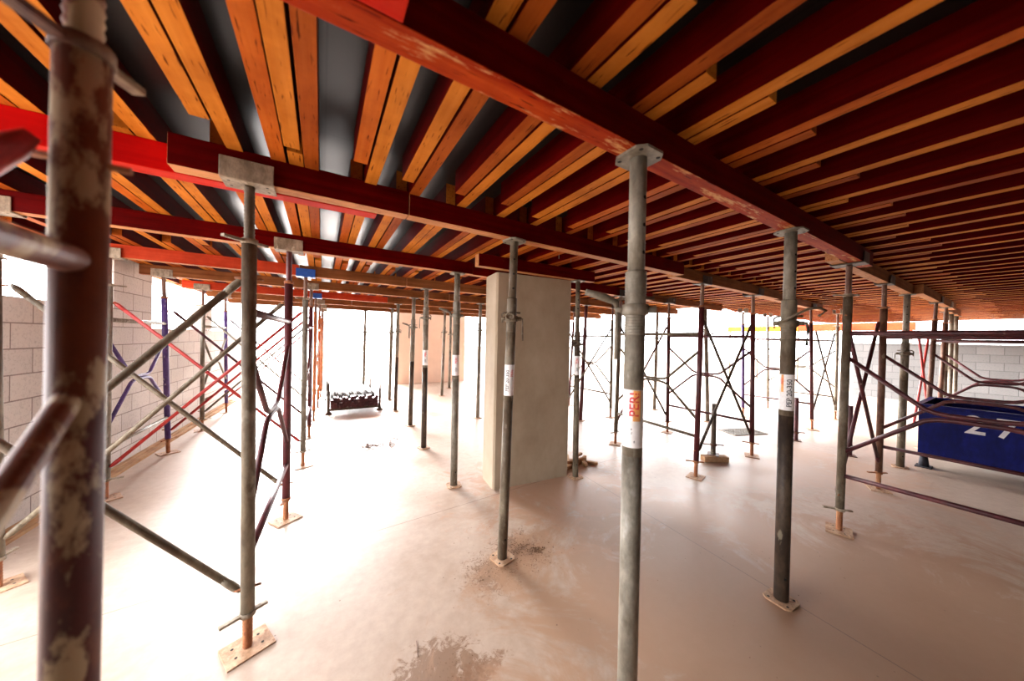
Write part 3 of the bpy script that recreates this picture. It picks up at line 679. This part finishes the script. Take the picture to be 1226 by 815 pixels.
# ------------------------------------------------------------------ rack of steel tubes
root=empty('tube_rack',(.64,7.6,0)); tag(root,'low steel rack with corner posts holding stacked steel tubes at the back','rack')
for (xx,yy) in((-.50,0),(.50,0),(-.50,1.7),(.50,1.7)):
    o=MB().tube([(xx,yy,.01),(xx,yy,.48)],.026,12).tube([(xx,yy,.48),(xx,yy,.66)],.018,12).build('corner_post',M['galv_dark'],root)
    MB().tube([(xx,yy,0),(xx,yy,.012),(xx,yy,.06)],.06,12,rs=[.075,.07,.03]).build('foot',M['galv_dark'],o)
for yy in(0,1.7): MB().box((-.48,yy-.025,.07),(.48,yy+.025,.12)).build('crossbar',M['galv_dark'],root)
for xx in(-.50,.50): MB().box((xx-.02,.03,.07),(xx+.02,1.67,.12)).build('side_rail',M['galv_dark'],root)
tm=MB().tube([(0,0,0),(0,2.5,0)],.019,10); tm.prism([(-.032,-.032),(.032,-.032),(.032,.032),(-.032,.032)],-.008,0,Matrix.Rotation(PI/2,4,'X'),m=1); tm.tube([(0,.0,0),(0,.22,0)],.0215,10,1)
tb=tm.build('steel_tube',[M['galv_dark'],M['maroon']]); first=True
for rowi in range(4):
    for k in range(17):
        if rowi==3 and k%3==0: continue
        o=tb if first else tb.copy()
        if not first: col.objects.link(o)
        first=False
        x=.64-.43+k*.0535+(rowi%2)*.0 ; z=.121+.033+rowi*.0535*1.0
        o.location=(x,7.50+((k+rowi)%2)*.03+random.uniform(-.02,.10)*1.0,z)
        o.rotation_euler=(0,random.uniform(-.6,.6),random.uniform(-.002,.002))
        pos=['bottom','second','third','top'][rowi]
        tag(o,f'galvanised tube with maroon end plate in the {pos} layer of the rack','tube',f'tubes in the {pos} layer of the rack')
# ------------------------------------------------------------------ small things on the floor
def chunk(x,y,z,L_,w,h,rz,ry=0,label='',i=0):
    o=MB().box((-L_/2,-w/2,-h/2),(L_/2,w/2,h/2)).build('timber_offcut',M['timber'],loc=(x,y,z),bevel=.004)
    o.rotation_euler=(0,ry,rz); tag(o,label,'timber offcut','timber offcuts heaped behind the column corner'); return o
LB='broken timber offcut in the small heap at the right foot of the column'
for i,(dx,dy,z,l,w,h,rz,ry) in enumerate([(0,0,.02,.34,.05,.04,.2,0),(.12,.10,.02,.30,.045,.04,-.5,0),(.02,.12,.061,.30,.04,.035,.9,.06),(.2,.02,.02,.22,.05,.04,1.2,0),(.10,.02,.06,.26,.045,.035,-.2,-.08),(.28,.10,.02,.2,.04,.04,.5,0),(.16,.08,.10,.24,.04,.03,.4,.1),(-.05,.2,.02,.3,.05,.04,-.9,0),(.30,-.04,.015,.16,.05,.03,-1.,0)]):
    chunk(2.83+dx,3.10+dy,z,l,w,h,rz,ry,LB)
# wire tangle
def wirecurve(name,pts,label,cat,mat,r=.0065):
    tag(MB().tube(pts,r,6).build(name,M[mat]),label,cat)
random.seed(11)
for k,(cx,cy,lab) in enumerate(((.80,5.35,'thin rusty wire tangle lying on the bright floor before the tube rack'),(1.12,5.28,'short loose wire loop right of the wire tangle before the tube rack'))):
    pts=[];a=random.random()*6;p=Vector((cx,cy,.006))
    for i in range(46 if k==0 else 20):
        a+=random.uniform(-.9,1.1); q=p+Vector((math.cos(a)*.05,math.sin(a)*.05,0)); q.z=.006+abs(math.sin(i*.7))*.035
        pts.append(q.copy()); p=q; p.x=lerp(p.x,cx,.08); p.y=lerp(p.y,cy,.08)
    wirecurve('binding_wire',pts,lab,'wire','wire')
# single sticks/nails
tag(MB().tube([(0,0,0),(.004,.03,.002),(.015,.09,.0015)],.0016,6).build('nail',M['wire'],loc=(.45,1.62,.003)),'bent thin nail on the floor above the dark stain','nail')
# soil crumbs (uncountable)
random.seed(3); mb=MB()
def crumb(x,y,r):
    n=len(mb.v); s=[(1,0,0),(0,1,0),(-1,0,0),(0,-1,0),(0,0,1)]
    a=random.random()*6
    for vx,vy,vz in s:
        k=r*random.uniform(.6,1.2); mb.v.append(Vector((x+(vx*math.cos(a)-vy*math.sin(a))*k,y+(vx*math.sin(a)+vy*math.cos(a))*k,vz*k*.8)))
    for q in((0,1,4),(1,2,4),(2,3,4),(3,0,4)): mb.face([n+i for i in q])
for cx,cy,s,cnt,rm in((1.34,2.10,.085,240,.006),(1.47,2.00,.035,150,.008),(1.38,1.95,.13,120,.005),(.98,1.98,.10,70,.005),(1.1,2.15,.1,40,.004),(.52,1.46,.10,140,.003),(1.9,1.6,.8,50,.003),(2.6,1.0,.6,30,.004)):
    for i in range(cnt): crumb(random.gauss(cx,s),random.gauss(cy,s*.7),random.uniform(.2,1)*rm)
tag(mb.build('soil_crumbs',M['dirt']),'scattered dry soil crumbs around the foot of the prop before the column','soil',kind='stuff')
# floor grate
root=empty('drain_grate',(6.78,2.82,0),-.35); tag(root,'perforated grey drain grate lying in the floor behind the right frames','grate')
MB().box((-.36,-.19,.001),(.36,-.17,.012)).box((-.36,.17,.001),(.36,.19,.012)).box((-.36,-.17,.001),(-.34,.17,.012)).box((.34,-.17,.001),(.36,.17,.012)).build('frame',M['galv'],root)
mb=MB()
for i in range(13): x=-.33+i*.055; mb.box((x-.006,-.17,.002),(x+.006,.17,.010))
for i in range(6): y=-.14+i*.056; mb.box((-.34,y-.006,.0021),(.34,y+.006,.0095))
mb.build('bars',M['galv'],root)
MB().box((-.35,-.18,.0003),(.35,.18,.0009)).build('pit',M['hole'],root)
# nails hanging under the joists near the column
for x,y,l in((2.0,2.45,'nail hanging left below the joists above the column'),(2.2,2.5,'nail hanging right below the joists above the column')):
    tag(MB().tube([(0,0,0),(0,0,.045)],.003,6).tube([(0,0,.045),(0,0,.048)],.006,8).build('hanging_nail',M['galv'],loc=(x,y,BT-.044)),l,'nail')
# ------------------------------------------------------------------ light, sky, camera
W=D.worlds.new('sky'); bpy.context.scene.world=W; W.use_nodes=True; nt=W.node_tree; bg=nt.nodes['Background']
tc=nt.nodes.new('ShaderNodeTexCoord'); sp=nt.nodes.new('ShaderNodeSeparateXYZ'); nt.links.new(tc.outputs['Generated'],sp.inputs[0])
def wm(op,a,b_):
    q=nt.nodes.new('ShaderNodeMath'); q.operation=op
    for i,x in enumerate((a,b_)):
        if isinstance(x,(int,float)): q.inputs[i].default_value=x
        else: nt.links.new(x,q.inputs[i])
    return q.outputs[0]
# hazy sky, brightest towards the low sun side (left and back)
dt=wm('ADD',wm('MULTIPLY',sp.outputs[0],-.70),wm('MULTIPLY',sp.outputs[1],.71))
rp=ramp(nt,wm('MULTIPLY_ADD' if False else 'ADD',wm('MULTIPLY',dt,.5),.5),[(0.,(.22,.22,.225)),(.5,(1.,1.,1.02)),(1,(.97,.98,1))]); nt.links.new(rp.outputs[0],bg.inputs[0])
bg.inputs[1].default_value=14.0
s=D.lights.new('low_sun','SUN'); s.energy=32; s.angle=.45; s.color=(1,.96,.95)
so=D.objects.new('low_sun',s); col.objects.link(so); so.rotation_euler=Vector((.13,-.93,-.31)).to_track_quat('-Z','Y').to_euler()
cd=D.cameras.new('camera'); co=D.objects.new('camera',cd); col.objects.link(co)
cd.sensor_fit='HORIZONTAL'; cd.sensor_width=36; cd.lens=378.0/1226*36; cd.clip_start=.05; cd.dof.use_dof=True; cd.dof.focus_distance=3.2; cd.dof.aperture_fstop=1.4
pitch,roll,yaw=math.radians(-.25),math.radians(1.1725),math.radians(31.079)
F=Vector((math.sin(yaw)*math.cos(pitch),math.cos(yaw)*math.cos(pitch),math.sin(pitch)))
R_=Vector((math.cos(yaw),-math.sin(yaw),0)); U=R_.cross(F)
R2=R_*math.cos(roll)+U*math.sin(roll); U2=U*math.cos(roll)-R_*math.sin(roll)
co.matrix_world=Matrix(((R2.x,U2.x,-F.x,0),(R2.y,U2.y,-F.y,0),(R2.z,U2.z,-F.z,1.65),(0,0,0,1)))
sc=bpy.context.scene; sc.camera=co
sc.view_settings.view_transform='Standard'; sc.view_settings.look='None'; sc.view_settings.gamma=1; sc.view_settings.use_curve_mapping=False
sc.view_settings.exposure=0.22
sc.cycles.max_bounces=12; sc.cycles.diffuse_bounces=8
